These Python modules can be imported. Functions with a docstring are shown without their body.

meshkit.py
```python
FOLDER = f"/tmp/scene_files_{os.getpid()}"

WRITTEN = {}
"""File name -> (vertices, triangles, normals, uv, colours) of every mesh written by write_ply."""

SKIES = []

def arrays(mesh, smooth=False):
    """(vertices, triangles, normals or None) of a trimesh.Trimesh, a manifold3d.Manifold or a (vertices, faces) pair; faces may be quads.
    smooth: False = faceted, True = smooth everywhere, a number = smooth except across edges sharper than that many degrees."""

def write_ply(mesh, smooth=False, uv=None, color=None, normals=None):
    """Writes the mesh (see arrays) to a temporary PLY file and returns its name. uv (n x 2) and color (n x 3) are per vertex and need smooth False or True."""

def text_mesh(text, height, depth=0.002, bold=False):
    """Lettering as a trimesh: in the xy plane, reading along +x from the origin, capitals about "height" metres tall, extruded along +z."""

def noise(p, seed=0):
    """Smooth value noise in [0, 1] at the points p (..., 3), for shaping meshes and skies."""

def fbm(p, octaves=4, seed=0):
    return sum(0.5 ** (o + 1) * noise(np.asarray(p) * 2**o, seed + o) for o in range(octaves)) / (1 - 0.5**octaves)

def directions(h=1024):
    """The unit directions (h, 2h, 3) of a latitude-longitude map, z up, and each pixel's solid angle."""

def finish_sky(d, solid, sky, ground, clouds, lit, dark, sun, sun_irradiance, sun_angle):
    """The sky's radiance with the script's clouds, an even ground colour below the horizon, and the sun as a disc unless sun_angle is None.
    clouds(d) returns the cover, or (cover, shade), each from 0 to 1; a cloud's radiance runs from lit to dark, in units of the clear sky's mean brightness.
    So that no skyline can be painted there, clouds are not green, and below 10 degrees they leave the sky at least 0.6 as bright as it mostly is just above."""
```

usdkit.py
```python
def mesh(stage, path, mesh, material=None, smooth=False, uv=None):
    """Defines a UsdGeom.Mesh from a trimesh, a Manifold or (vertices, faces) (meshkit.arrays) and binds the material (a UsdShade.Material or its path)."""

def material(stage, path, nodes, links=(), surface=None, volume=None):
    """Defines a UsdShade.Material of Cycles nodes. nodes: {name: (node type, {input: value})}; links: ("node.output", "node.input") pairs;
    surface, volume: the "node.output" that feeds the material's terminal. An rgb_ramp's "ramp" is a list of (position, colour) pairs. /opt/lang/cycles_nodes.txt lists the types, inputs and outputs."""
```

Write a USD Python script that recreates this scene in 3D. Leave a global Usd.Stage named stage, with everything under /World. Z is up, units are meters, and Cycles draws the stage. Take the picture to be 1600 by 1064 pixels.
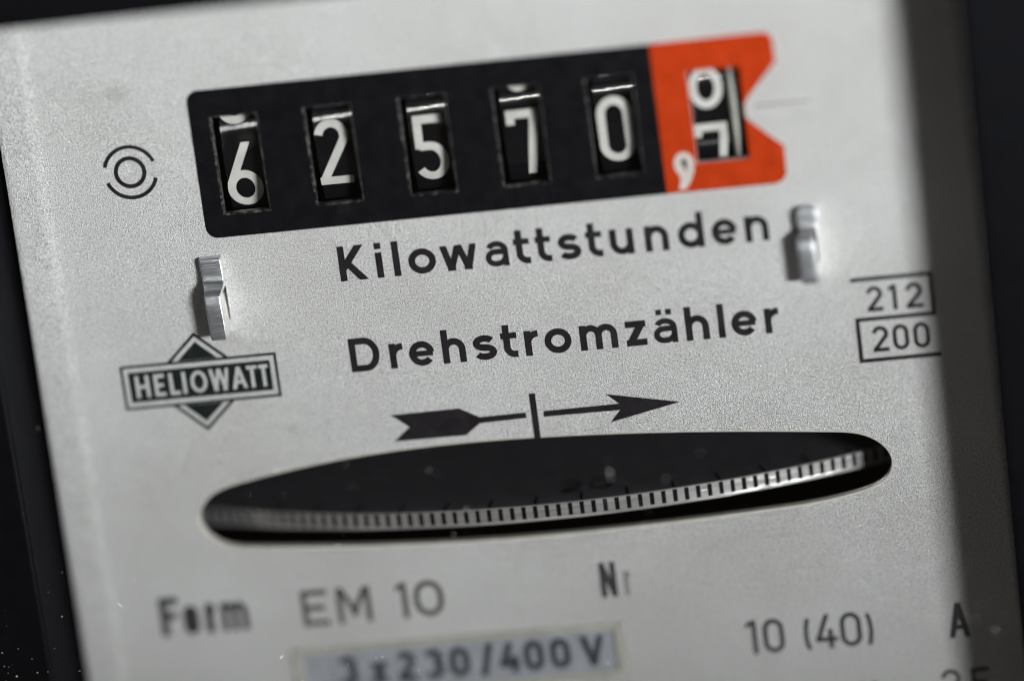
"""Close-up of an old three-phase electricity meter: face plate, register, rotor disc, twist tabs, cover glass.
Local meter coordinates are millimetres: u to the right, v up, w out of the face plate (w = 0 on its front)."""
import math, random
import numpy as np
import trimesh
import usdkit
from meshkit import noise, fbm
from pxr import Gf, Sdf, Usd, UsdGeom, UsdLux, UsdShade
from scipy.spatial.transform import Rotation
from shapely import affinity
from shapely.geometry import LineString, MultiPolygon, Point, Polygon, box
from shapely.ops import unary_union

stage = Usd.Stage.CreateInMemory()
UsdGeom.SetStageUpAxis(stage, 'Z')
UsdGeom.SetStageMetersPerUnit(stage, 1.0)
UsdGeom.Xform.Define(stage, '/World')
UsdGeom.Scope.Define(stage, '/World/Looks')
MM = 0.001
MAP = np.array([[1, 0, 0], [0, 0, -1], [0, 1, 0]], float)      # (u, v, w) -> world (x, y, z)


def world(p):
    return (np.asarray(p, float) @ MAP.T) * MM


# ---------------------------------------------------------------- camera
CAMR = Rotation.from_rotvec([-0.29724541, 0.11505672, -0.1120242]).as_matrix()
DIST = 272.0
cam = UsdGeom.Camera.Define(stage, '/World/camera')
mat = np.eye(4)
mat[:3, :3] = (MAP @ CAMR).T
mat[3, :3] = world(CAMR[:, 2] * DIST)
cam.AddTransformOp().Set(Gf.Matrix4d(*mat.ravel().tolist()))
cam.CreateHorizontalApertureAttr(36.0)
cam.CreateVerticalApertureAttr(36.0 * 680 / 1024)
cam.CreateFocalLengthAttr(153.0)
cam.CreateFStopAttr(5.6)
cam.CreateFocusDistanceAttr(0.2720)
cam.CreateClippingRangeAttr(Gf.Vec2f(0.01, 20))
cam.CreateExposureAttr(4.0)


# ---------------------------------------------------------------- light: lamps in a dark room
def lamp(name, pos, aim, w, h, intensity, colour):
    pos, aim = world(pos), world(aim)
    z = pos - aim
    z /= np.linalg.norm(z)
    x = np.cross([0, 0, 1.0], z)
    x /= np.linalg.norm(x)
    y = np.cross(z, x)
    m = np.eye(4)
    m[0, :3], m[1, :3], m[2, :3], m[3, :3] = x, y, z, pos
    l = UsdLux.RectLight.Define(stage, '/World/' + name)
    l.AddTransformOp().Set(Gf.Matrix4d(*m.ravel().tolist()))
    l.CreateWidthAttr(w * MM)
    l.CreateHeightAttr(h * MM)
    l.CreateIntensityAttr(intensity)
    l.CreateColorAttr(Gf.Vec3f(*colour))
    return l


KEY = np.array([215.0, 42.0, 300.0])
d = -KEY / np.linalg.norm(KEY)
e = np.array([0, 1.0, 0]) - d[1] * d
e /= np.linalg.norm(e)
TURN = math.radians(80.3)                       # the lamp is turned upwards: the plate gets its edge, more at the top than at the bottom
lamp('key_lamp', KEY, KEY + 300 * (math.cos(TURN) * d + math.sin(TURN) * e), 66, 140, 28.8, (1.0, 0.993, 0.988))
lamp('overhead_lamp', (-58, 118, 360), (0, 8, 0), 70, 4, 6.0, (1.0, 0.98, 0.95))
dome = UsdLux.DomeLight.Define(stage, '/World/room_light')
room = usdkit.material(stage, '/World/Looks/dim_room', {'b': ('background_shader', {'color': (1.0, 0.79, 0.66), 'strength': 0.0022})}, surface='b.background')
UsdShade.MaterialBindingAPI.Apply(dome.GetPrim()).Bind(room)


# ---------------------------------------------------------------- materials
def look(name, nodes, links=(), surface='p.BSDF'):
    return usdkit.material(stage, '/World/Looks/' + name, nodes, links, surface=surface)


def plain(name, colour, rough=0.5, metallic=0.0, spec=0.5):
    """A plain surface with a fine variation of colour and gloss."""
    c = np.array(colour, float)
    return look(name, {
        'g': ('texture_coordinate', {}),
        'n': ('noise_texture', {'scale': 900.0, 'detail': 4.0}),
        'r': ('rgb_ramp', {'ramp': [(0.3, tuple(c * 0.88)), (0.7, tuple(np.minimum(c * 1.1, 1)))]}),
        'm': ('map_range', {'from_min': 0.3, 'from_max': 0.7, 'to_min': rough * 0.85, 'to_max': min(rough * 1.2, 1)}),
        'p': ('principled_bsdf', {'metallic': metallic, 'specular_ior_level': spec})},
        [('g.object', 'n.vector'), ('n.fac', 'r.fac'), ('n.fac', 'm.value'), ('r.color', 'p.base_color'), ('m.result', 'p.roughness')])


M = {}
# satin anodised aluminium: fine grain, a few faint smudges
M['plate'] = look('satin_aluminium', {
    'g': ('texture_coordinate', {}),
    'grain': ('noise_texture', {'scale': 13000.0, 'detail': 2.0, 'roughness': 0.6}),
    'fine': ('noise_texture', {'scale': 8000.0, 'detail': 3.0, 'roughness': 0.7}),
    'cloud': ('noise_texture', {'scale': 90.0, 'detail': 4.0}),
    'smm': ('mapping', {'location': (0.0226 * 700, 0.0, -0.01835 * 1150), 'scale': (700.0, 0.0, 1150.0)}),
    'warp': ('noise_texture', {'scale': 1.3, 'detail': 3.0}),
    'smudge': ('gradient_texture', {'gradient_type': 'spherical'}),
    'sw': ('math', {'math_type': 'multiply'}),
    'sr': ('rgb_ramp', {'ramp': [(0.0, (1, 1, 1)), (0.12, (0.98, 0.98, 0.975)), (0.35, (0.84, 0.84, 0.83)), (1.0, (0.7, 0.7, 0.69))]}),
    'cr': ('rgb_ramp', {'ramp': [(0.3, (0.74, 0.745, 0.75)), (0.7, (0.81, 0.822, 0.835))]}),
    'fr': ('rgb_ramp', {'ramp': [(0.32, (0.58, 0.58, 0.58)), (0.5, (1, 1, 1)), (0.68, (1.2, 1.2, 1.2))]}),
    'mx': ('mix_color', {'blend_type': 'multiply', 'fac': 1.0, 'use_clamp': False}),
    'mf': ('mix_color', {'blend_type': 'multiply', 'fac': 1.0, 'use_clamp': False}),
    'rr': ('map_range', {'from_min': 0.3, 'from_max': 0.7, 'to_min': 0.40, 'to_max': 0.48}),
    'b': ('bump', {'strength': 1.0, 'distance': 0.00017}),
    'p': ('principled_bsdf', {'metallic': 0.72})},
    [('g.object', 'grain.vector'), ('g.object', 'fine.vector'), ('g.object', 'cloud.vector'), ('g.object', 'smm.vector'), ('smm.vector', 'smudge.vector'),
     ('smm.vector', 'warp.vector'), ('smudge.fac', 'sw.value1'), ('warp.fac', 'sw.value2'), ('sw.value', 'sr.fac'), ('cloud.fac', 'cr.fac'), ('cr.color', 'mx.a'), ('sr.color', 'mx.b'), ('fine.fac', 'fr.fac'),
     ('mx.result', 'mf.a'), ('fr.color', 'mf.b'), ('mf.result', 'p.base_color'),
     ('cloud.fac', 'rr.value'), ('rr.result', 'p.roughness'), ('grain.fac', 'b.height'), ('b.normal', 'p.normal')])
M['ink'] = plain('black_print', (0.010, 0.009, 0.011), 0.28)
M['logo_ink'] = plain('green_black_print', (0.007, 0.011, 0.010), 0.28)
M['grey_ink'] = plain('faint_grey_print', (0.20, 0.195, 0.19), 0.5)
M['stamp_ink'] = plain('stamped_black', (0.02, 0.021, 0.022), 0.5)
M['worn_ink'] = plain('worn_stamped_print', (0.055, 0.056, 0.054), 0.5)
M['faded_ink'] = plain('faded_stamped_print', (0.16, 0.165, 0.17), 0.5)
M['blue_ink'] = plain('blue_black_print', (0.018, 0.026, 0.034), 0.5)
M['field'] = plain('black_register_paint', (0.003, 0.0032, 0.0045), 0.25, spec=0.3)
M['red'] = plain('orange_red_paint', (0.30, 0.026, 0.004), 0.3, spec=0.1)
M['comma'] = plain('off_white_print', (0.38, 0.335, 0.32), 0.5)
M['digit'] = plain('off_white_digit_paint', (0.34, 0.34, 0.328), 0.6, spec=0.3)
M['case'] = look('black_moulded_plastic', {
    'g': ('texture_coordinate', {}),
    'n': ('noise_texture', {'scale': 700.0, 'detail': 4.0}),
    'r': ('rgb_ramp', {'ramp': [(0.3, (0.0016, 0.0018, 0.0027)), (0.7, (0.0026, 0.0028, 0.0040))]}),
    'd': ('diffuse_bsdf', {}),
    'gl': ('glossy_bsdf', {'color': (0.9, 0.92, 1.0), 'roughness': 0.3}),
    'mx': ('mix_closure', {'fac': 0.012})},
    [('g.object', 'n.vector'), ('n.fac', 'r.fac'), ('r.color', 'd.color'), ('d.BSDF', 'mx.closure1'), ('gl.BSDF', 'mx.closure2')], surface='mx.closure')
M['mech'] = plain('black_mechanism_paint', (0.004, 0.004, 0.005), 0.6)
M['disc_top'] = plain('dark_disc_face', (0.055, 0.057, 0.066), 0.4)
M['mark'] = plain('black_graduation_paint', (0.004, 0.004, 0.006), 0.25, spec=0.2)
M['cream'] = plain('cream_plastic_lip', (0.29, 0.29, 0.265), 0.5)
M['label'] = plain('blue_grey_label', (0.23, 0.245, 0.275), 0.5)
M['lip'] = plain('pale_cut_edge', (0.44, 0.425, 0.39), 0.45)
M['dust'] = plain('pale_dust', (0.75, 0.75, 0.72), 0.7)
M['band'] = plain('grey_scale_band', (0.27, 0.27, 0.25), 0.4)
# drum: black lacquer with turning lines round the drum
M['drum'] = look('black_turned_drum', {
    'g': ('texture_coordinate', {}),
    'mp': ('mapping', {'scale': (9000.0, 500.0, 500.0)}),
    'n': ('noise_texture', {'scale': 1.0, 'detail': 3.0}),
    'b': ('bump', {'strength': 0.5, 'distance': 0.00003}),
    'p': ('principled_bsdf', {'base_color': (0.0035, 0.0035, 0.0045), 'roughness': 0.07, 'specular_ior_level': 0.8})},
    [('g.object', 'mp.vector'), ('mp.vector', 'n.vector'), ('n.fac', 'b.height'), ('b.normal', 'p.normal')])
# rim: bright turned aluminium, fine lines running round the rim
M['rim'] = look('turned_aluminium_rim', {
    'g': ('texture_coordinate', {}),
    'mp': ('mapping', {'scale': (250.0, 250.0, 7000.0)}),
    'n': ('noise_texture', {'scale': 1.0, 'detail': 3.0}),
    'r': ('rgb_ramp', {'ramp': [(0.3, (0.60, 0.60, 0.61)), (0.7, (1.0, 1.0, 1.0))]}),
    'b': ('bump', {'strength': 0.6, 'distance': 0.00004}),
    'p': ('principled_bsdf', {'metallic': 0.86, 'roughness': 0.22})},
    [('g.object', 'mp.vector'), ('mp.vector', 'n.vector'), ('n.fac', 'r.fac'), ('r.color', 'p.base_color'), ('n.fac', 'b.height'), ('b.normal', 'p.normal')])
# twist tabs: bright zinc-plated steel brushed across
M['tab'] = look('brushed_zinc_steel', {
    'g': ('texture_coordinate', {}),
    'mp': ('mapping', {'scale': (600.0, 600.0, 11000.0)}),
    'n': ('noise_texture', {'scale': 1.0, 'detail': 4.0, 'roughness': 0.65}),
    'r': ('rgb_ramp', {'ramp': [(0.34, (0.40, 0.43, 0.47)), (0.54, (0.56, 0.59, 0.63)), (0.68, (0.84, 0.86, 0.89))]}),
    'ge': ('geometry', {}),
    'sx': ('separate_xyz', {}),
    'mr': ('map_range', {'from_min': 0.5, 'from_max': 0.9, 'to_min': 0.28, 'to_max': 0.12, 'clamp': True}),
    'mb': ('map_range', {'from_min': 0.4, 'from_max': 0.8, 'to_min': 1.0, 'to_max': 0.03, 'clamp': True}),
    'cs': ('mix_color', {'b': (0.86, 0.85, 0.82)}),
    'mc': ('map_range', {'from_min': 0.5, 'from_max': 0.85, 'to_min': 0.0, 'to_max': 1.0, 'clamp': True}),
    'b': ('bump', {'distance': 0.000022}),
    'p': ('principled_bsdf', {'metallic': 0.9})},
    [('g.object', 'mp.vector'), ('mp.vector', 'n.vector'), ('n.fac', 'r.fac'), ('r.color', 'cs.a'), ('sx.x', 'mc.value'), ('mc.result', 'cs.fac'), ('cs.result', 'p.base_color'), ('n.fac', 'b.height'), ('b.normal', 'p.normal'),
     ('sx.x', 'mb.value'), ('mb.result', 'b.strength'),
     ('ge.true_normal', 'sx.vector'), ('sx.x', 'mr.value'), ('mr.result', 'p.roughness')])   # sheared edges polished, faces brushed
# punched window edges: black lacquer worn to bare metal
M['edge'] = look('worn_black_edge', {
    'g': ('texture_coordinate', {}),
    'n': ('noise_texture', {'scale': 2600.0, 'detail': 4.0, 'roughness': 0.7}),
    'r': ('rgb_ramp', {'ramp': [(0.48, (0.007, 0.007, 0.008)), (0.72, (0.24, 0.24, 0.24))]}),
    'p': ('principled_bsdf', {'roughness': 0.38, 'metallic': 0.3})},
    [('g.object', 'n.vector'), ('n.fac', 'r.fac'), ('r.color', 'p.base_color')])
M['glass'] = look('clear_cover_glass', {
    'l': ('layer_weight', {'blend': 0.5}),
    'pw': ('math', {'math_type': 'power', 'value2': 5.0}),
    'ma': ('math', {'math_type': 'multiply_add', 'value2': 0.9, 'value3': 0.02}),
    't': ('transparent_bsdf', {'color': (0.985, 0.99, 0.985)}),
    'gl': ('glossy_bsdf', {'color': (1, 1, 1), 'roughness': 0.02}),
    'mx': ('mix_closure', {})},
    [('l.facing', 'pw.value1'), ('pw.value', 'ma.value1'), ('ma.value', 'mx.fac'), ('t.BSDF', 'mx.closure1'), ('gl.BSDF', 'mx.closure2')], surface='mx.closure')

# ---------------------------------------------------------------- scene tree helpers
used = {}


def numbered(parent, name):
    k = used.get((parent, name), -1) + 1
    used[(parent, name)] = k
    return name if k == 0 else f'{name}_{k:03d}'


def tag(prim, label=None, cat=None, group=None, kind=None):
    for key, val in (('label', label), ('category', cat), ('group', group), ('kind', kind)):
        if val:
            prim.SetCustomDataByKey(key, val)


def obj(name, mesh, material, parent='/World', label=None, smooth=False, **kw):
    """One Mesh prim from a mesh in (u, v, w) millimetres; returns its path."""
    path = parent + '/' + numbered(parent, name)
    v, f = (mesh.vertices, mesh.faces) if hasattr(mesh, 'vertices') else mesh
    m = trimesh.Trimesh(world(v), np.asarray(f), process=False)
    prim = usdkit.mesh(stage, path, m, M[material], smooth=smooth).GetPrim()
    tag(prim, label, **kw)
    return path


def polys(g):
    if g.is_empty:
        return []
    return [p for p in getattr(g, 'geoms', [g]) if isinstance(p, Polygon) and p.area > 1e-5]


def extrude(g, w0, w1):
    out = []
    for p in polys(g):
        m = trimesh.creation.extrude_polygon(p.simplify(0.002), w1 - w0, engine='earcut')
        m.apply_translation([0, 0, w0])
        out.append(m)
    return trimesh.util.concatenate(out)


def offset_ring(r, d):
    """Move every vertex of a ring (ccw = material on its left) inwards to the material by d."""
    a, b = np.roll(r, 1, 0), np.roll(r, -1, 0)
    t1 = (r - a) / np.linalg.norm(r - a, axis=1, keepdims=True)
    t2 = (b - r) / np.linalg.norm(b - r, axis=1, keepdims=True)
    n1, n2 = np.c_[-t1[:, 1], t1[:, 0]], np.c_[-t2[:, 1], t2[:, 0]]
    n = n1 + n2
    n /= np.maximum((n * n1).sum(1, keepdims=True), 0.3)
    return r + n * d


def ring_wall(loops):
    """Quad strip between consecutive loops of equal length."""
    n = len(loops[0])
    v = np.vstack(loops)
    i = np.arange(n)
    j = (i + 1) % n
    f = []
    for k in range(len(loops) - 1):
        a, b, c, d = k * n + i, k * n + j, (k + 1) * n + j, (k + 1) * n + i
        f += [np.c_[a, b, c], np.c_[a, c, d]]
    return v, np.vstack(f)


def bevelled(p, w0, w1, bev, steps=4):
    """Plate of the polygon p from w0 to w1 with a rounded front edge on its outline and holes."""
    from shapely.geometry.polygon import orient
    p = orient(p)
    rings = [np.array(r.coords)[:-1] for r in (p.exterior, *p.interiors)]
    verts, faces, n = [], [], 0
    tops = []
    for r in rings:
        loops = [np.c_[r, np.full(len(r), w0)]]
        for k in range(steps + 1):
            a = k / steps * math.pi / 2
            loops.append(np.c_[offset_ring(r, bev * (1 - math.cos(a))), np.full(len(r), w1 - bev + bev * math.sin(a))])
        v, f = ring_wall(loops)
        verts.append(v)
        faces.append(f + n)
        n += len(v)
        tops.append(loops[-1][:, :2])
    for w, rr, flip in ((w1, tops, False), (w0, rings, True)):
        cap = Polygon(rr[0], rr[1:])
        v2, f2 = trimesh.creation.triangulate_polygon(cap, engine='earcut')
        f2 = np.asarray(f2)
        e1, e2 = v2[f2[:, 1]] - v2[f2[:, 0]], v2[f2[:, 2]] - v2[f2[:, 0]]
        cw = (e1[:, 0] * e2[:, 1] - e1[:, 1] * e2[:, 0]) < 0
        f2[cw] = f2[cw][:, ::-1]
        if flip:
            f2 = f2[:, ::-1]
        verts.append(np.c_[v2, np.full(len(v2), w)])
        faces.append(f2 + n)
        n += len(v2)
    return trimesh.Trimesh(np.vstack(verts), np.vstack(faces), process=False)


def rbox(u0, v0, u1, v1, r, q=6):
    return box(u0 + r, v0 + r, u1 - r, v1 - r).buffer(r, quad_segs=q)


# ---------------------------------------------------------------- lettering: stroke letters after the plate's own type
def ell(cx, cy, rx, ry, a0, a1, n=28):
    a = np.radians(np.linspace(a0, a1, n))
    return np.c_[cx + rx * np.cos(a), cy + ry * np.sin(a)]


def stad(cx, y0, y1, rx, n=20):
    """Closed centre line of an O with straight sides."""
    ry = min(rx * 1.05, (y1 - y0) / 2)
    return np.vstack([ell(cx, y1 - ry, rx, ry, 0, 180, n), ell(cx, y0 + ry, rx, ry, 180, 360, n), [[cx + rx, y1 - ry]]])


def st(pts, s, join='mitre'):
    return LineString(np.asarray(pts, float)).buffer(s / 2, cap_style='flat', join_style=join, quad_segs=6, mitre_limit=3)


def glyph(ch, w, h, s, x=None):
    """Outline of a character w wide with capital height h, stroke s, x-height x."""
    x = x or 0.72 * h
    b = s / 2
    full, low = box(0, 0, w, h), box(0, 0, w, x)
    cx, U = w / 2, unary_union
    if ch in 'Oo0':
        H = x if ch == 'o' else h
        if ch == '0' or w < 0.62 * H:
            return Polygon(stad(cx, b, H - b, cx - b)).exterior.buffer(b, quad_segs=6)
        return Polygon(ell(cx, H / 2, cx - b, H / 2 - b, 0, 360, 60)).exterior.buffer(b, quad_segs=6)
    if ch == 'K':
        return U([box(0, 0, s, h), st([(b, .33 * h), (w * 1.02 - b, h + .15 * h)], s * 1.05).intersection(full),
                  st([(w * .30, .50 * h), (w - b * 1.1 + .12 * w, -.17 * h)], s * 1.05).intersection(full)])
    if ch == 'i':
        return U([box(0, 0, s, x), box(0, h - s * .95, s, h)])
    if ch == 'l' or ch == 'I':
        return box(0, 0, s, h)
    if ch == '1':
        return U([box(w - s, 0, w, h), st([(w - s * .6, h - s * .35), (0, h - s * 1.25)], s * .9)]).intersection(full)
    if ch in 'wW':
        H = h if ch == 'W' else x
        o = .14 * H
        p = [(b * .9 - o * .25, H + o), (w * .27, b * .2), (cx, H - b * .2), (w * .73, b * .2), (w - b * .9 + o * .25, H + o)]
        return U([st(p[:2], s * 1.02), st([(w * .27 - o * .22, -o * 0), (cx + o * .0, H)], s), st([(cx, H), (w * .73 + o * .22, 0)], s), st(p[3:], s * 1.02),
                  box(w * .27 - s * .62, 0, w * .27 + s * .62, s * .5), box(w * .73 - s * .62, 0, w * .73 + s * .62, s * .5), box(cx - s * .5, H - s * .6, cx + s * .5, H)]).intersection(box(0, 0, w, H))
    if ch in 'aä':
        s = s * 0.86
        b = s / 2
        ry = x * .29 - b * .5
        yb = 2 * ry + b
        bowl = st(np.vstack([[(w - b, yb)], [(cx, yb)], ell(b + ry * 1.15, b + ry, ry * 1.15, ry, 90, 270, 24), [(cx, b)], ell(cx, b + ry * 1.3, w - b - cx, ry * 1.3, 270, 350, 12)]), s, 'round')
        arch = st(np.vstack([ell(cx, x - b - ry * 1.05, cx - b * 1.3, ry * 1.05, 158, 90, 12), ell(cx, x - b - ry * 1.1, w - b - cx, ry * 1.1, 90, 0, 16), [(w - b, 0)]]), s, 'round')
        g = [bowl, arch]
        if ch == 'ä':
            g += [box(cx - s * 1.35, h - s, cx - s * .35, h), box(cx + s * .35, h - s, cx + s * 1.35, h)]
        return U(g)
    if ch == 't':
        c = w * .36
        return U([st(np.vstack([[(c, h * .97)], [(c, x * .35)], ell(c + x * .3, b + x * .28, x * .3, x * .28, 180, 265, 12), [(w, b)]]), s, 'round'),
                  box(0, x - s * .9, w, x)])
    if ch in 'sS':
        H = x if ch == 's' else h
        ry = (H - s) / 4
        rx = cx - b
        return st(np.vstack([ell(cx, H - b - ry, rx * .96, ry, 28, 90, 12), ell(cx, H - b - ry, rx * .96, ry, 95, 250, 20), ell(cx, b + ry, rx, ry, 65, -90, 24), ell(cx, b + ry, rx, ry, -95, -155, 12)]), s, 'round')
    if ch == 'u':
        return U([st(np.vstack([[(b, x)], ell(cx, b + x * .33, cx - b, x * .33, 180, 360, 24)]), s, 'round'), box(w - s, 0, w, x)])
    if ch == 'n' or ch == 'h':
        return U([box(0, 0, s, x if ch == 'n' else h), st(np.vstack([ell(cx, x - b - x * .33, cx - b, x * .33, 180, 0, 24), [(w - b, 0)]]), s, 'round')])
    if ch == 'm':
        q = (w - s) / 4
        g = [box(0, 0, s, x)]
        for c in (b + q, b + 3 * q):
            g.append(st(np.vstack([ell(c, x - b - x * .3, q, x * .3, 180, 0, 20), [(c + q, 0)]]), s, 'round'))
        return U(g)
    if ch == 'd':
        return U([Polygon(ell(cx, x / 2, cx - b, x / 2 - b, 0, 360, 50)).exterior.buffer(b), box(w - s, 0, w, h)])
    if ch == 'e':
        return U([st(ell(cx, x / 2, cx - b, x / 2 - b, 5, 322, 46), s, 'round'), box(b, x * .5 - s * .42, w - b * .5, x * .5 + s * .42)])
    if ch == 'r':
        return U([box(0, 0, s, x), st(ell(w * .92, x * .52, w * .92 - b, x * .48 - b, 175, 88, 16), s, 'round')])
    if ch == 'z':
        return U([box(0, x - s, w, x), box(0, 0, w, s), st([(w - s * .3, x), (s * .3, 0)], s * 1.1).intersection(low)])
    if ch == 'x':
        return U([st([(s * .2, -x * .1), (w - s * .2, x * 1.1)], s), st([(s * .2, x * 1.1), (w - s * .2, -x * .1)], s)]).intersection(low)
    if ch == 'D':
        r = min(w - s, h * .5 - b)
        return U([box(0, 0, s, h), st(np.vstack([[(0, h - b)], [(w - b - r * .8, h - b)], ell(w - b - r * .8, h - b - r, r * .8, r, 90, 0, 14), ell(w - b - r * .8, b + r, r * .8, r, 0, -90, 14), [(0, b)]]), s, 'round')])
    if ch == 'E':
        return U([box(0, 0, s, h), box(0, 0, w, s), box(0, h - s, w, h), box(0, h / 2 - b, w * .88, h / 2 + b)])
    if ch == 'F':
        return U([box(0, 0, s, h), box(0, h - s, w, h), box(0, h * .52 - b, w * .86, h * .52 + b)])
    if ch == 'L':
        return U([box(0, 0, s, h), box(0, 0, w, s)])
    if ch == 'H':
        return U([box(0, 0, s, h), box(w - s, 0, w, h), box(0, h / 2 - b, w, h / 2 + b)])
    if ch == 'T':
        return U([box(0, h - s, w, h), box(cx - b, 0, cx + b, h)])
    if ch == 'M':
        return U([box(0, 0, s, h), box(w - s, 0, w, h), st([(b * .7, h + .1 * h), (cx + .06 * w, h * .2)], s * .95), st([(w - b * .7, h + .1 * h), (cx - .06 * w, h * .2)], s * .95)]).intersection(full)
    if ch == 'N':
        return U([box(0, 0, s, h), box(w - s, 0, w, h), st([(b * .5, h * 1.05), (w - b * .5, -.05 * h)], s)]).intersection(full)
    if ch in 'AV':
        g = U([st([(b * .9 - .05 * w, -.1 * h), (cx + .05 * w * .2, h * 1.0)], s), st([(w - b * .9 + .05 * w, -.1 * h), (cx - .05 * w * .2, h * 1.0)], s), box(cx - s * .55, h - s * .7, cx + s * .55, h)])
        if ch == 'A':
            g = U([g, box(w * .2, h * .24, w * .8, h * .24 + s * .85)])
        g = g.intersection(full)
        return g if ch == 'A' else affinity.scale(g, 1, -1, origin=(0, h / 2))
    if ch == 'U':
        return st(np.vstack([[(b, h)], ell(cx, b + (cx - b), cx - b, cx - b, 180, 360, 24), [(w - b, h)]]), s, 'round')
    if ch == 'k':
        return U([box(0, 0, s, h), st([(b, .25 * h), (w * 1.05, .85 * h)], s).intersection(low), st([(w * .3, .42 * h), (w * 1.02, -.1 * h)], s).intersection(low)])
    if ch == '2':
        r = cx - b
        arc = ell(cx, h - b - r, r, r, 172, -28, 26)
        return U([st(np.vstack([arc, [(s * .55, s * .7)], [(s * .42, 0)]]), s, 'round').intersection(full), box(0, 0, w, s)])
    if ch == '3':
        ry = (h - s) / 4
        return U([st(ell(cx * .95, h - b - ry, cx - b, ry, 160, -90, 24), s, 'round'), st(ell(cx * .95, b + ry, cx - b * .9, ry, 90, -160, 24), s, 'round')])
    if ch == '4':
        return U([st([(w * .62, h * 1.05), (b * 1.1, h * .27)], s).intersection(full), box(0, h * .20, w, h * .20 + s), box(w * .58, 0, w * .58 + s, h * .56)])
    if ch == '5':
        r = (h * .60 - s) / 2
        return U([box(w * .06, h - s, w * .93, h), box(w * .06, h * .50, w * .06 + s, h), st(np.vstack([[(w * .06 + b, h * .60 - b)], [(cx, h * .60 - b)], ell(cx * .95, b + r, w - b - cx * .95, r, 88, -148, 30)]), s, 'round')])
    if ch == '6':
        ry = h * .29
        return U([Polygon(ell(cx, ry, cx - b, ry - b, 0, 360, 50)).exterior.buffer(b), st([(b * .95 + .01 * w, ry * 1.25), (w * .70, h * 1.02)], s).intersection(full)])
    if ch == '9':
        return affinity.rotate(glyph('6', w, h, s, x), 180, origin=(cx, h / 2))
    if ch == '7':
        return U([box(0, h - s, w, h), box(0, h - 1.75 * s, s, h), st(np.vstack([[(w - b, h - s * .5)], [(w - b * 1.0, h * .80)], [(w - b - w * .25, -.03 * h)]]), s)]).intersection(full)
    if ch == '8':
        t = h * .27
        return U([Polygon(ell(cx, h - t, (cx - b) * .9, t - b, 0, 360, 50)).exterior.buffer(b), Polygon(ell(cx, h * .285, cx - b, h * .285 - b, 0, 360, 50)).exterior.buffer(b)])
    if ch == '/':
        return st([(b, -h * .05), (w - b, h * 1.05)], s)
    if ch == '(':
        return st(ell(w * 1.45, h * .46, w * 1.45 - b, h * .68, 222, 138, 16) * [1, 1], s * .9, 'round')
    if ch == ')':
        return affinity.scale(glyph('(', w, h, s, x), -1, 1, origin=(cx, 0))
    raise KeyError(ch)


def word(chars, y, h, s, x=None):
    """chars: (character, left, right) in mm on the base line y."""
    return unary_union([affinity.translate(glyph(c, b - a, h, s, x), a, y) for c, a, b in chars])


# ================================================================ the meter
METER = '/World/electricity_meter'
tag(UsdGeom.Xform.Define(stage, METER).GetPrim(), 'electricity meter with satin aluminium face plate and black and red number register', 'electricity meter')

# ---- black moulded case round the plate
OPEN = rbox(-30.75, -41.0, 29.85, 24.45, 2.6)
case_poly = rbox(-58, -60, 58, 50, 6).difference(OPEN)
rim = bevelled(case_poly, -14.0, 7.0, 0.35)
obj('case', rim, 'case', METER, label='black moulded case rim round the face plate', smooth=40)
obj('back_wall', extrude(box(-58, -60, 58, 50), -112, -110), 'mech', METER)
obj('mechanism_shroud', extrude(box(-56, -58, 56, 48).difference(box(-54, -56, 54, 46)), -110, -14.1), 'mech', METER)

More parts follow.
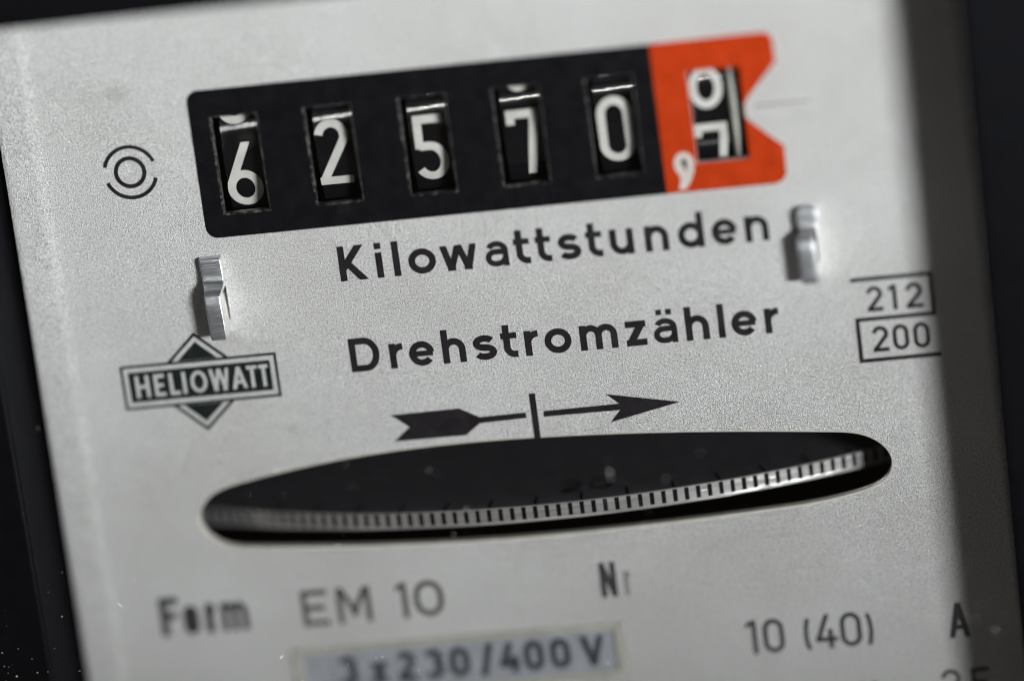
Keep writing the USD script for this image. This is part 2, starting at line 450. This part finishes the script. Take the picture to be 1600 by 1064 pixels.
# ---- face plate
SLOT_PTS = [(-21.41, -9.63), (-20.48, -8.42), (-18.3, -7.76), (-13.21, -6.94), (-4.92, -6.50), (3.22, -6.64), (11.26, -7.16), (19.22, -7.98), (21.56, -8.54),
            (22.75, -9.92), (22.29, -11.16), (20.4, -11.96), (14.69, -12.58), (6.52, -12.96), (-1.67, -13.0), (-9.89, -12.75), (-18.11, -12.12), (-20.33, -11.61), (-21.24, -10.74)]


def rounded(pts, n=240, k=3):
    """Closed smooth curve through the points."""
    from scipy.interpolate import splprep, splev
    p = np.array(pts + pts[:1], float)
    tck, _ = splprep(p.T, s=0.02, per=True, k=k)
    q = np.array(splev(np.linspace(0, 1, n, endpoint=False), tck)).T
    return Polygon(q)


SLOT = rounded(SLOT_PTS)
WIN = {}
for i, (c, ww) in enumerate(zip((-15.45, -9.55, -3.62, 2.22, 8.02), (2.85,) * 5)):
    WIN[i] = box(c - ww / 2, 9.95, c + ww / 2, 16.12)
WIN[5] = box(12.88, 10.2, 16.08, 15.98)
wide = {i: w.buffer(0.09 if i < 5 else 0.02, join_style='mitre') for i, w in WIN.items()}
LABEL_HOLE = box(-16.96, -23.1, 4.66, -19.2)
TAB_HOLES = [box(-18.75, 3.1, -17.49, 5.45), box(18.35, 3.1, 19.63, 5.45)]
flat = box(-27.5, -45, 27.5, 27)
holes = unary_union([SLOT, LABEL_HOLE, *wide.values()] + TAB_HOLES)
PLATE_T = 0.6


edge_l = []
for sgn in (-1, 1):
    # folded edge strip: a low rounded ridge, then a strip leaning back
    H = 0.18 if sgn < 0 else 0.0
    prof = [(27.5, 0.0)]
    for k in range(1, 16):
        t = k / 16
        prof.append((27.5 + 1.0 * t, H * (1 - math.cos(math.pi * t)) / 2))
    prof += [(28.5, H), (29.9, H - 0.03), (30.15, H - 0.08), (30.33, H - 0.2), (30.38, -0.40), (30.4, -1.4), (29.4, -1.4), (27.5, -1.0)]
    prof = np.array(prof)
    prof[:, 0] *= sgn
    loops = [np.c_[prof[:, 0], np.full(len(prof), v), prof[:, 1]] for v in ((-45, 27) if sgn > 0 else (27, -45))]
    v, f = ring_wall(loops)
    edge_l.append(trimesh.Trimesh(v, f[:, ::-1], process=False))

lip_outer = SLOT.buffer(0.9, quad_segs=12).simplify(0.004)
lip_outer = Polygon(lip_outer.exterior)
main = Polygon(flat.exterior).difference(unary_union([LABEL_HOLE, lip_outer, *wide.values()] + TAB_HOLES))


def lip():
    """Rounded lip of the slot: from the plane of the plate round into the opening."""
    from shapely.geometry.polygon import orient
    r = np.array(orient(SLOT, -1.0).exterior.coords)[:-1]          # cw: material on the left, outside the hole
    n = len(r)
    loops = [np.c_[offset_ring(r, 0.0), np.full(n, -PLATE_T)]]
    B = 0.13
    for k in range(7):
        a = k / 6 * math.pi / 2
        loops.append(np.c_[offset_ring(r, B * (1 - math.cos(a))), np.full(n, -B + B * math.sin(a))])
    v, f = ring_wall(loops)
    top = loops[-1][:, :2]
    v2, f2 = trimesh.creation.triangulate_polygon(Polygon(lip_outer.exterior.coords, [top]), engine='earcut')
    f2 = np.asarray(f2)
    e1, e2 = v2[f2[:, 1]] - v2[f2[:, 0]], v2[f2[:, 2]] - v2[f2[:, 0]]
    cw = (e1[:, 0] * e2[:, 1] - e1[:, 1] * e2[:, 0]) < 0
    f2[cw] = f2[cw][:, ::-1]
    return trimesh.Trimesh(v, f, process=False), trimesh.Trimesh(np.c_[v2, np.zeros(len(v2))], f2, process=False)


LIP, AROUND = lip()
plate = trimesh.util.concatenate([bevelled(main, -PLATE_T, 0.0, 0.0005, 1), AROUND, *edge_l])
PLATE = obj('face_plate', plate, 'plate', METER, label='satin aluminium face plate with black print', smooth=30)

obj('opening_lip', LIP, 'lip', PLATE, label='rounded pale cut edge of the long opening', smooth=50)
P0, P1 = 0.006, 0.022          # print: a thin film just proud of the plate


def printed(g, material='ink', name='printed_word', label=None, w0=P0, w1=P1):
    return obj(name, extrude(g, w0, w1), material, PLATE, label=label)


# ---- register field: black and red, six windows
field = rbox(-18.2, 8.45, 12, 17.95, 0.75).intersection(box(-19, 8, 10.76, 18.5)).difference(unary_union([wide[i] for i in range(5)]))
REG = obj('register_field', extrude(field, 0.004, 0.020), 'field', PLATE, label='black field of the number register')
red = Polygon([(10.765, 8.45), (17.45, 8.42), (17.9, 8.55), (18.22, 8.95), (18.26, 10.76), (16.2, 12.65), (16.1, 12.95), (16.15, 13.6), (16.35, 13.95), (18.3, 16.1), (18.26, 17.5), (18.1, 17.85), (17.75, 17.97), (10.765, 17.95)]).difference(wide[5])
obj('decimal_field', extrude(red, 0.004, 0.020), 'red', PLATE, label='orange red field with a notched right edge')
cm = unary_union([affinity.scale(Point(12.03, 10.22).buffer(0.64, quad_segs=12), 1, 1.2), Polygon([(12.66, 10.2), (12.58, 9.65), (12.30, 9.05), (11.96, 8.62), (11.54, 8.64), (11.70, 9.2), (11.68, 9.65), (11.42, 9.95)])]).buffer(0.08).buffer(-0.08)
printed(cm, 'comma', 'decimal_comma', 'off white decimal comma', 0.024, 0.034)
printed(unary_union([affinity.scale(Point(12.03, 10.38).buffer(0.17, quad_segs=8), 1, 1.2), Polygon([(11.9, 10.3), (12.2, 10.34), (12.17, 10.0), (12.08, 9.72)])]), 'ink', 'comma_eye', None, 0.036, 0.042)
printed(box(16.75, 13.36, 20.1, 13.5), 'grey_ink', 'engraved_line', 'faint grey line right of the notch')

for i, w in WIN.items():                    # punched edges with a small chamfer
    if i == 5:
        continue
    a = np.array(wide[i].exterior.coords)[:-1]
    if not wide[i].exterior.is_ccw:
        a = a[::-1]
    o, q = a, offset_ring(a, 0.085)
    loops = [np.c_[o, np.full(4, 0.026)], np.c_[offset_ring(a, 0.02), np.full(4, 0.03)], np.c_[q, np.full(4, -0.09)], np.c_[q, np.full(4, -PLATE_T - 0.02)], np.c_[o, np.full(4, -PLATE_T - 0.02)], np.c_[o, np.full(4, 0.026)]]
    v, f = ring_wall(loops)
    obj('window_edge', trimesh.Trimesh(v, f, process=False), 'edge', PLATE)

# ---- words
KX = [('K', -10.18, -8.36), ('i', -7.84, -7.46), ('l', -6.76, -6.38), ('o', -5.80, -4.07), ('w', -3.75, -1.46), ('a', -0.95, 0.50), ('t', 0.86, 1.86), ('t', 2.22, 3.20), ('s', 3.62, 5.06),
      ('t', 5.38, 6.40), ('u', 6.88, 8.36), ('n', 9.06, 10.53), ('d', 11.12, 12.74), ('e', 13.22, 14.81), ('n', 15.28, 16.75)]
printed(word(KX, 4.87, 2.26, 0.42, 1.64), label='the word Kilowattstunden')


def spaced(text, u0, u1, widths, gap=None):
    tot = sum(widths)
    g = (u1 - u0 - tot) / (len(text) - 1)
    out, u = [], u0
    for c, w in zip(text, widths):
        if c != ' ':
            out.append((c, u, u + w))
        u += w + g
    return out


DX = [('D', -10.32, -8.43), ('r', -7.80, -6.88), ('e', -6.56, -4.95), ('h', -4.45, -2.97), ('s', -2.50, -1.02), ('t', -0.70, 0.30), ('r', 0.78, 1.70), ('o', 2.03, 3.72), ('m', 4.26, 6.62), ('z', 7.15, 8.44),
      ('ä', 8.90, 10.37), ('h', 10.90, 12.37), ('l', 12.94, 13.32), ('e', 13.77, 15.37), ('r', 15.85, 16.80)]
printed(word(DX, -1.10, 2.20, 0.42, 1.62), label='the word Drehstromzähler')

# ---- approval mark: ring between two arcs
C0 = (-22.4, 13.21)
printed(Point(C0).buffer(1.03, quad_segs=24).difference(Point(C0).buffer(0.77, quad_segs=24)), 'ink', 'printed_ring', 'ring mark left of the register')
for a0, a1 in ((20, 164), (200, 342)):
    printed(st(ell(C0[0] + .02, C0[1], 1.63, 1.63, a0, a1, 40), 0.24, 'round'), 'ink', 'printed_arc')

# ---- maker's badge: bar over a diamond
bar = box(-25.05, -2.22, -14.98, 0.70)
dia = Polygon([(-20.0, 2.50), (-16.45, -0.76), (-20.0, -4.02), (-23.55, -0.76)])
bar_in, bar_fill = bar.buffer(-0.17, join_style='mitre'), bar.buffer(-0.47, join_style='mitre')
dia_in, dia_fill = dia.buffer(-0.19, join_style='mitre'), dia.buffer(-0.46, join_style='mitre')
hw = [('H', -24.2, -23.3), ('E', -23.0, -22.3), ('L', -22.02, -21.38), ('I', -21.18, -20.91), ('O', -20.66, -19.58), ('W', -19.40, -18.15), ('A', -18.0, -17.05), ('T', -17.0, -16.32), ('T', -16.22, -15.62)]
hw = unary_union([affinity.translate(glyph(c, b - a, 1.46, 0.245), a, -1.48) for c, a, b in hw])
badge = unary_union([bar.difference(bar_in), dia.difference(dia_in).difference(bar), dia_fill.difference(bar.buffer(0.02)), bar_fill.difference(hw)])
printed(badge, 'logo_ink', 'maker_badge', 'dark badge of a lettered bar across a diamond')

# ---- 212 / 200 box
s = 0.26
bx = unary_union([box(21.35, 1.92 - s, 26.45, 1.92), box(26.45 - s, -0.92, 26.45, 1.92), box(21.42, -0.92, 26.45, -0.92 + s), box(21.42, -3.58, 21.42 + s, -0.70), box(21.42, -3.58, 26.5, -3.58 + s)])
printed(bx, 'ink', 'printed_frame', 'stepped line frame round 212 and 200')
printed(word([('2', 22.27, 23.25), ('1', 23.62, 24.12), ('2', 24.68, 25.72)], -0.32, 1.62, 0.25), label='the number 212')
printed(word([('2', 22.36, 23.36), ('0', 23.62, 24.62), ('0', 24.90, 25.92)], -2.95, 1.66, 0.25), label='the number 200')

# ---- rotation arrow and index line
tail = Polygon([(-8.28, -4.14), (-3.9, -4.10), (-2.68, -4.80), (0.27, -4.77), (0.25, -5.14), (-2.72, -5.20), (-3.68, -5.90), (-8.30, -5.90), (-7.18, -5.03)])
head = Polygon([(1.40, -4.79), (6.2, -4.76), (5.42, -4.06), (9.98, -5.00), (5.5, -5.93), (6.2, -5.18), (1.36, -5.16)])
printed(tail, 'ink', 'arrow_tail', 'flighted tail of the direction arrow')
printed(head, 'ink', 'arrow_head', 'barbed head of the direction arrow')
printed(box(0.60, -6.56, 1.0, -3.57), 'ink', 'index_line', 'index line above the disc opening')

# ---- lower lettering
printed(word([('F', -25.0, -23.75), ('o', -23.5, -22.5), ('r', -22.05, -21.35)], -17.6, 2.62, 0.50, 1.95).union(affinity.translate(glyph('m', 1.72, 2.62, 0.40, 1.95), -21.0, -17.6)), 'stamp_ink', label='the word Form')
printed(word([('E', -15.75, -14.05), ('M', -13.45, -11.25), ('1', -9.62, -8.88), ('0', -8.45, -6.55)], -17.75, 2.42, 0.36), 'worn_ink', label='the mark EM 10')
printed(word([('N', 3.56, 4.60)], -17.52, 2.35, 0.36, 1.7), 'stamp_ink', label='the letter N of the abbreviation Nr')
printed(word([('r', 5.08, 5.60)], -17.48, 2.35, 0.28, 1.6), 'faded_ink', label='the faded letter r of the abbreviation Nr')
printed(word([('1', 12.38, 13.05), ('0', 13.45, 14.78), ('(', 16.02, 16.62), ('4', 16.75, 18.15), ('0', 18.35, 19.70), (')', 19.85, 20.45)], -22.22, 2.3, 0.30), 'stamp_ink', label='the rating 10 (40)')
printed(word([('A', 25.20, 26.50)], -22.25, 2.35, 0.38), 'stamp_ink', label='the unit letter A')
printed(word([('2', 24.35, 25.6), ('5', 26.2, 27.5)], -26.5, 2.15, 0.26), 'stamp_ink', label='the number 25 at the lower edge')
printed(word([('U', 14.9, 15.9), ('/', 16.2, 17.0), ('k', 17.2, 18.2), ('W', 18.4, 20.3)], -26.85, 2.1, 0.3), 'stamp_ink', label='letter tops at the lower edge')

# ---- rating label in its recess
obj('label_insert', extrude(LABEL_HOLE.buffer(-0.02, join_style='mitre'), -0.30, -0.12), 'label', METER, label='blue grey rating label in a recess')
lip_b = LABEL_HOLE.buffer(-0.01, join_style='mitre').difference(box(-16.2, -22.5, 4.0, -19.75))
obj('label_frame', bevelled(Polygon(lip_b.exterior, lip_b.interiors), -0.42, 0.05, 0.1, 3), 'cream', METER, label='cream lip round the rating label')
vt = [('3', -13.95, -12.75), ('x', -11.9, -10.8), ('2', -10.15, -8.95), ('3', -8.35, -7.15), ('0', -6.75, -5.45), ('/', -4.85, -3.85), ('4', -3.55, -2.25), ('0', -1.95, -0.65), ('0', -0.25, 1.05), ('V', 1.75, 3.25)]
obj('printed_word', extrude(word(vt, -22.1, 2.05, 0.44, 1.5), -0.116, -0.10), 'blue_ink', METER, label='the rating 3x230/400 V')


# ---- number drums
DR, DV = 8.36, 13.0
DW = -1.12 - DR


def drum_mesh(u0, u1, r=DR, n=96, bev=0.15):
    prof = [(u0, 0.5), (u0, r - bev), (u0 + bev, r), (u1 - bev, r), (u1, r - bev), (u1, 0.5)]
    a = np.linspace(0, 2 * math.pi, n, endpoint=False)
    loops = [np.c_[np.full(n, u), DV + rr * np.sin(a), DW + rr * np.cos(a)] for u, rr in prof]
    v, f = ring_wall(loops)
    return trimesh.Trimesh(v, f, process=False)


def wrap(g, u, v, r=DR + 0.012, depth=0.03):
    """A flat outline centred on u and on the height v, wrapped on the drum."""
    m = extrude(g, 0, depth)
    m = m.subdivide_to_size(0.45, max_iter=6) if hasattr(m, 'subdivide_to_size') else m
    p = np.array(m.vertices)
    ang = math.asin((v - DV) / r) + p[:, 1] / r
    rr = r + p[:, 2]
    return trimesh.Trimesh(np.c_[u + p[:, 0], DV + rr * np.sin(ang), DW + rr * np.cos(ang)], m.faces, process=False)


PITCH = 2 * math.pi * DR / 10 + 0.12
# (centre of window, reading, height of that digit's centre, next one above, drum's left and right edge)
DRUMS = [(-15.45, '6', 12.02, '5', -15.55, 2.25), (-9.55, '2', 12.90, '1', -9.72, 2.1), (-3.62, '5', 12.55, '4', -3.62, 2.1), (2.22, '7', 12.28, '6', 2.25, 1.95), (8.02, '0', 12.55, '9', 7.98, 2.15)]
for i, (c, d, v, up, uc, gw) in enumerate(DRUMS):
    D = obj('number_drum', drum_mesh(c - 1.32, c + 2.6), 'drum', METER, label=f'black number drum showing {d}', smooth=30)
    th = math.asin((v - DV) / DR)
    for ch, k in ((up, 1), (d, 0)):
        vv = DV + DR * math.sin(th + k * PITCH / DR)
        g = glyph(ch, 0.9 if ch == '1' else gw, 4.22, 0.52)
        g = affinity.translate(g, -(0.9 if ch == '1' else gw) / 2, -2.11)
        obj('digit', wrap(g, uc, vv), 'digit', D, label=f'off white digit {ch}' if k == 0 else None)
c = 14.3
D = obj('number_drum', drum_mesh(12.2, 15.02), 'drum', METER, label='black tenths drum turned between two digits', smooth=30)
th = math.asin((10.13 - DV) / DR)
for ch, k in (('7', 0), ('8', 1)):
    g = affinity.translate(glyph(ch, 2.08, 4.55, 0.50), -1.04, -2.27)
    obj('digit', wrap(g, 13.78, DV + DR * math.sin(th + k * 5.5 / DR)), 'digit', D, label=f'off white digit {ch}')
obj('scale_band', drum_mesh(15.20, 15.62, DR + 0.55), 'band', METER, label='grey band beside the tenths drum', smooth=30)
obj('drum_flange', drum_mesh(15.8, 16.9, DR - 1.0), 'mech', METER, smooth=30)
obj('drum_shaft', drum_mesh(-19, 19, 1.0, 24), 'mech', METER, smooth=30)

# ---- rotor disc
RR, RU, RV, RW = 47.0, 0.0, -10.41, 1.6 - 47.0
RH = 1.08


def disc_mesh(prof, n=720):
    a = np.linspace(0, 2 * math.pi, n, endpoint=False)
    loops = [np.c_[RU + r * np.sin(a), np.full(n, v), RW + r * np.cos(a)] for r, v in prof]
    v, f = ring_wall(loops)
    return trimesh.Trimesh(v, f[:, ::-1], process=False)


ROT = obj('rotor_disc', disc_mesh([(0.5, RV), (RR - 0.12, RV), (RR - 0.12, RV - RH + 0.02), (0.5, RV - RH + 0.02)]), 'disc_top', METER, label='horizontal rotor disc behind the long opening', smooth=30)
rimp = [(RR - 0.11, RV + 0.01), (RR - 0.04, RV + 0.012), (RR, RV - 0.03), (RR, RV - RH + 0.17), (RR - 0.02, RV - RH + 0.15), (RR + 0.05, RV - RH + 0.10), (RR + 0.05, RV - RH + 0.02), (RR - 0.02, RV - RH), (RR - 0.11, RV - RH)]
obj('disc_rim', disc_mesh(rimp), 'rim', ROT, label='bright turned rim of the disc', smooth=25)


def curved_box(a0, a1, r0, r1, v0, v1, n=2):
    vs, fs = [], []
    a = np.linspace(a0, a1, n + 1)
    m = trimesh.creation.box([1, 1, 1])
    p = np.array(m.vertices) + 0.5
    aa, rr, vv = a0 + (a1 - a0) * p[:, 0], r0 + (r1 - r0) * p[:, 2], v0 + (v1 - v0) * p[:, 1]
    return trimesh.Trimesh(np.c_[RU + rr * np.sin(aa), vv, RW + rr * np.cos(aa)], m.faces, process=False)


STEP = 2 * math.pi / 400
rng = random.Random(5)
for k in range(-38, 39):
    a = (k + 0.35) * STEP
    hw_ = 0.19 * STEP + rng.uniform(-.006, .006) * STEP
    obj('graduation_mark', curved_box(a - hw_, a + hw_, RR - 0.05, RR + 0.008, RV - RH + 0.20 + rng.uniform(0, .03), RV - 0.05), 'mark', ROT)
    if k % 4 == 0:
        obj('graduation_tick', curved_box(a - 0.085 / RR, a + 0.085 / RR, RR - 1.6, RR - 0.22, RV + 0.002, RV + 0.012), 'mark', ROT)
dg = affinity.translate(unary_union([glyph('2', 1.3, 2.0, .3), affinity.translate(glyph('0', 1.5, 2.0, .32), 1.75, 0)]), -1.6, 0)
m = extrude(dg, 0, 0.01)
p = np.array(m.vertices)
a = 0.075 + p[:, 0] / (RR - 3)
r = RR - 1.9 - p[:, 1]
obj('disc_number', trimesh.Trimesh(np.c_[RU + r * np.sin(a), RV + 0.002 + p[:, 2], RW + r * np.cos(a)], np.asarray(m.faces), process=False), 'mark', ROT, label='the number 20 on the disc face')


# ---- twist tabs
def tab_mesh(u0, seed, head):
    """Sheet-metal tab: a tall bent tongue standing out of the plate, and a low head lying above it."""
    rg = np.random.default_rng(seed)
    rows = []
    low = np.linspace(2.32, 5.05, 12)
    for k, v in enumerate(low):
        t = (v - low[0]) / (low[-1] - low[0])
        lean = 0.10 * (1 - t) + 0.05 * math.sin(t * math.pi)
        top = 1.75 - 0.12 * max(0, (t - .8) / .2) - (0.06 if k == 0 else 0)
        rows.append((v, u0 - 0.02 + lean * 0.6, 1.06 - (0.10 if k in (0,) else 0), -0.9 if v > 3.3 else 0.01, top))
    if head == 'flat':
        for v, du, wd, w0, w1 in ((5.3, 0.05, 1.10, -0.5, 1.52), (5.5, 0.06, 1.18, -0.2, 1.28), (5.62, 0.05, 1.26, 0.02, 1.02), (5.75, 0.03, 1.34, 0.02, 0.80), (5.95, 0.01, 1.4, 0.02, 0.66), (6.3, 0.0, 1.42, 0.02, 0.60), (7.1, -0.04, 1.42, 0.02, 0.57), (7.27, -0.05, 1.40, 0.02, 0.54), (7.33, -0.05, 1.30, 0.06, 0.46)):
            rows.append((v, u0 + du, wd, w0, w1))
    else:
        for v, du, wd, w0, w1 in ((5.25, 0.06, 0.96, -0.5, 1.5), (5.4, 0.12, 0.92, -0.2, 1.2), (5.55, 0.18, 1.0, 0.02, 0.98), (5.75, 0.22, 1.2, 0.02, 0.86), (6.05, 0.24, 1.38, 0.02, 0.82), (6.4, 0.24, 1.40, 0.02, 0.80), (6.65, 0.23, 1.26, 0.02, 0.78), (6.85, 0.22, 0.98, 0.05, 0.72), (6.95, 0.22, 0.6, 0.1, 0.6)):
            rows.append((v, u0 + du, wd, w0, w1))
    loops = []
    for v, uc, wd, w0, w1 in rows:
        c = 0.11
        h = wd / 2
        j = rg.normal(0, 0.0015, 8)
        sec = [(-h, w0), (h, w0), (h, w1 - c), (h - c * .35, w1 - c * .3), (h - c, w1), (-h + c, w1), (-h + c * .3, w1 - c * .35), (-h, w1 - c)]
        loops.append(np.array([(uc + x + j[q], v, w + j[(q + 3) % 8]) for q, (x, w) in enumerate(sec)]))
    v, f = ring_wall(loops)
    n = len(loops[0])
    capa = [(0, i + 1, i) for i in range(1, n - 1)]
    b = (len(loops) - 1) * n
    capb = [(b, b + i, b + i + 1) for i in range(1, n - 1)]
    m = trimesh.Trimesh(v, np.vstack([f, capa, capb]), process=False)
    trimesh.repair.fix_normals(m)
    return m


obj('fastening_tab', tab_mesh(-18.12, 1, 'flat'), 'tab', METER, label='bent bright metal tab left, above the badge', smooth=42)
obj('fastening_tab', tab_mesh(19.0, 2, 'round'), 'tab', METER, label='bent metal tab with rounded head right of the lettering', smooth=42)

# ---- cover glass and the dust on it
GW = 8.2
obj('cover_glass', extrude(box(-56, -58, 56, 48), GW - 0.9, GW), 'glass', METER, label='clear glass cover over the face plate')
rng = np.random.default_rng(11)
specks = []


def speck(u, v, r, long=1.0):
    k = rng.integers(5, 8)
    a = np.sort(rng.uniform(0, 2 * math.pi, k))
    p = np.c_[np.cos(a) * long, np.sin(a)] * (r * rng.uniform(.6, 1.2, k))[:, None]
    t = rng.uniform(0, math.pi)
    p = p @ np.array([[math.cos(t), math.sin(t)], [-math.sin(t), math.cos(t)]])
    q = Polygon(p).convex_hull
    if q.area > 1e-6:
        m = trimesh.creation.extrude_polygon(q, r * .7, engine='earcut')
        m.apply_translation([u, v, GW + 0.003])
        specks.append(m)


for _ in range(330):
    u, v = rng.uniform(-35, 30), -23 + 40 * rng.beta(1.0, 2.6)
    speck(u, v, float(np.exp(rng.normal(-4.0, 0.45))), rng.choice([1, 1, 1, 2.5]))
for cx, cv, n, sg in ((-33, -18, 55, 2.2), (-14, -17, 16, 1.6), (-9, -19.5, 14, 1.2), (-25, -12, 16, 2.0), (26.5, -20, 22, 1.4), (-14, -12.5, 14, 2.4)):
    for _ in range(n):
        speck(rng.normal(cx, sg), rng.normal(cv, sg), float(np.exp(rng.normal(-3.55, 0.45))), rng.choice([1, 1, 2.2]))
for du, dv in ((-17.0, 17.2), (-13.2, 16.5), (-17.6, 15.6), (-1.5, 16.8), (-21, 4), (6, -6.8), (9.4, -7.2), (-3, -8)):
    speck(du, dv, 0.055)
obj('dust', trimesh.util.concatenate(specks), 'dust', label='pale dust specks lying on the glass cover', kind='stuff', cat='dust')
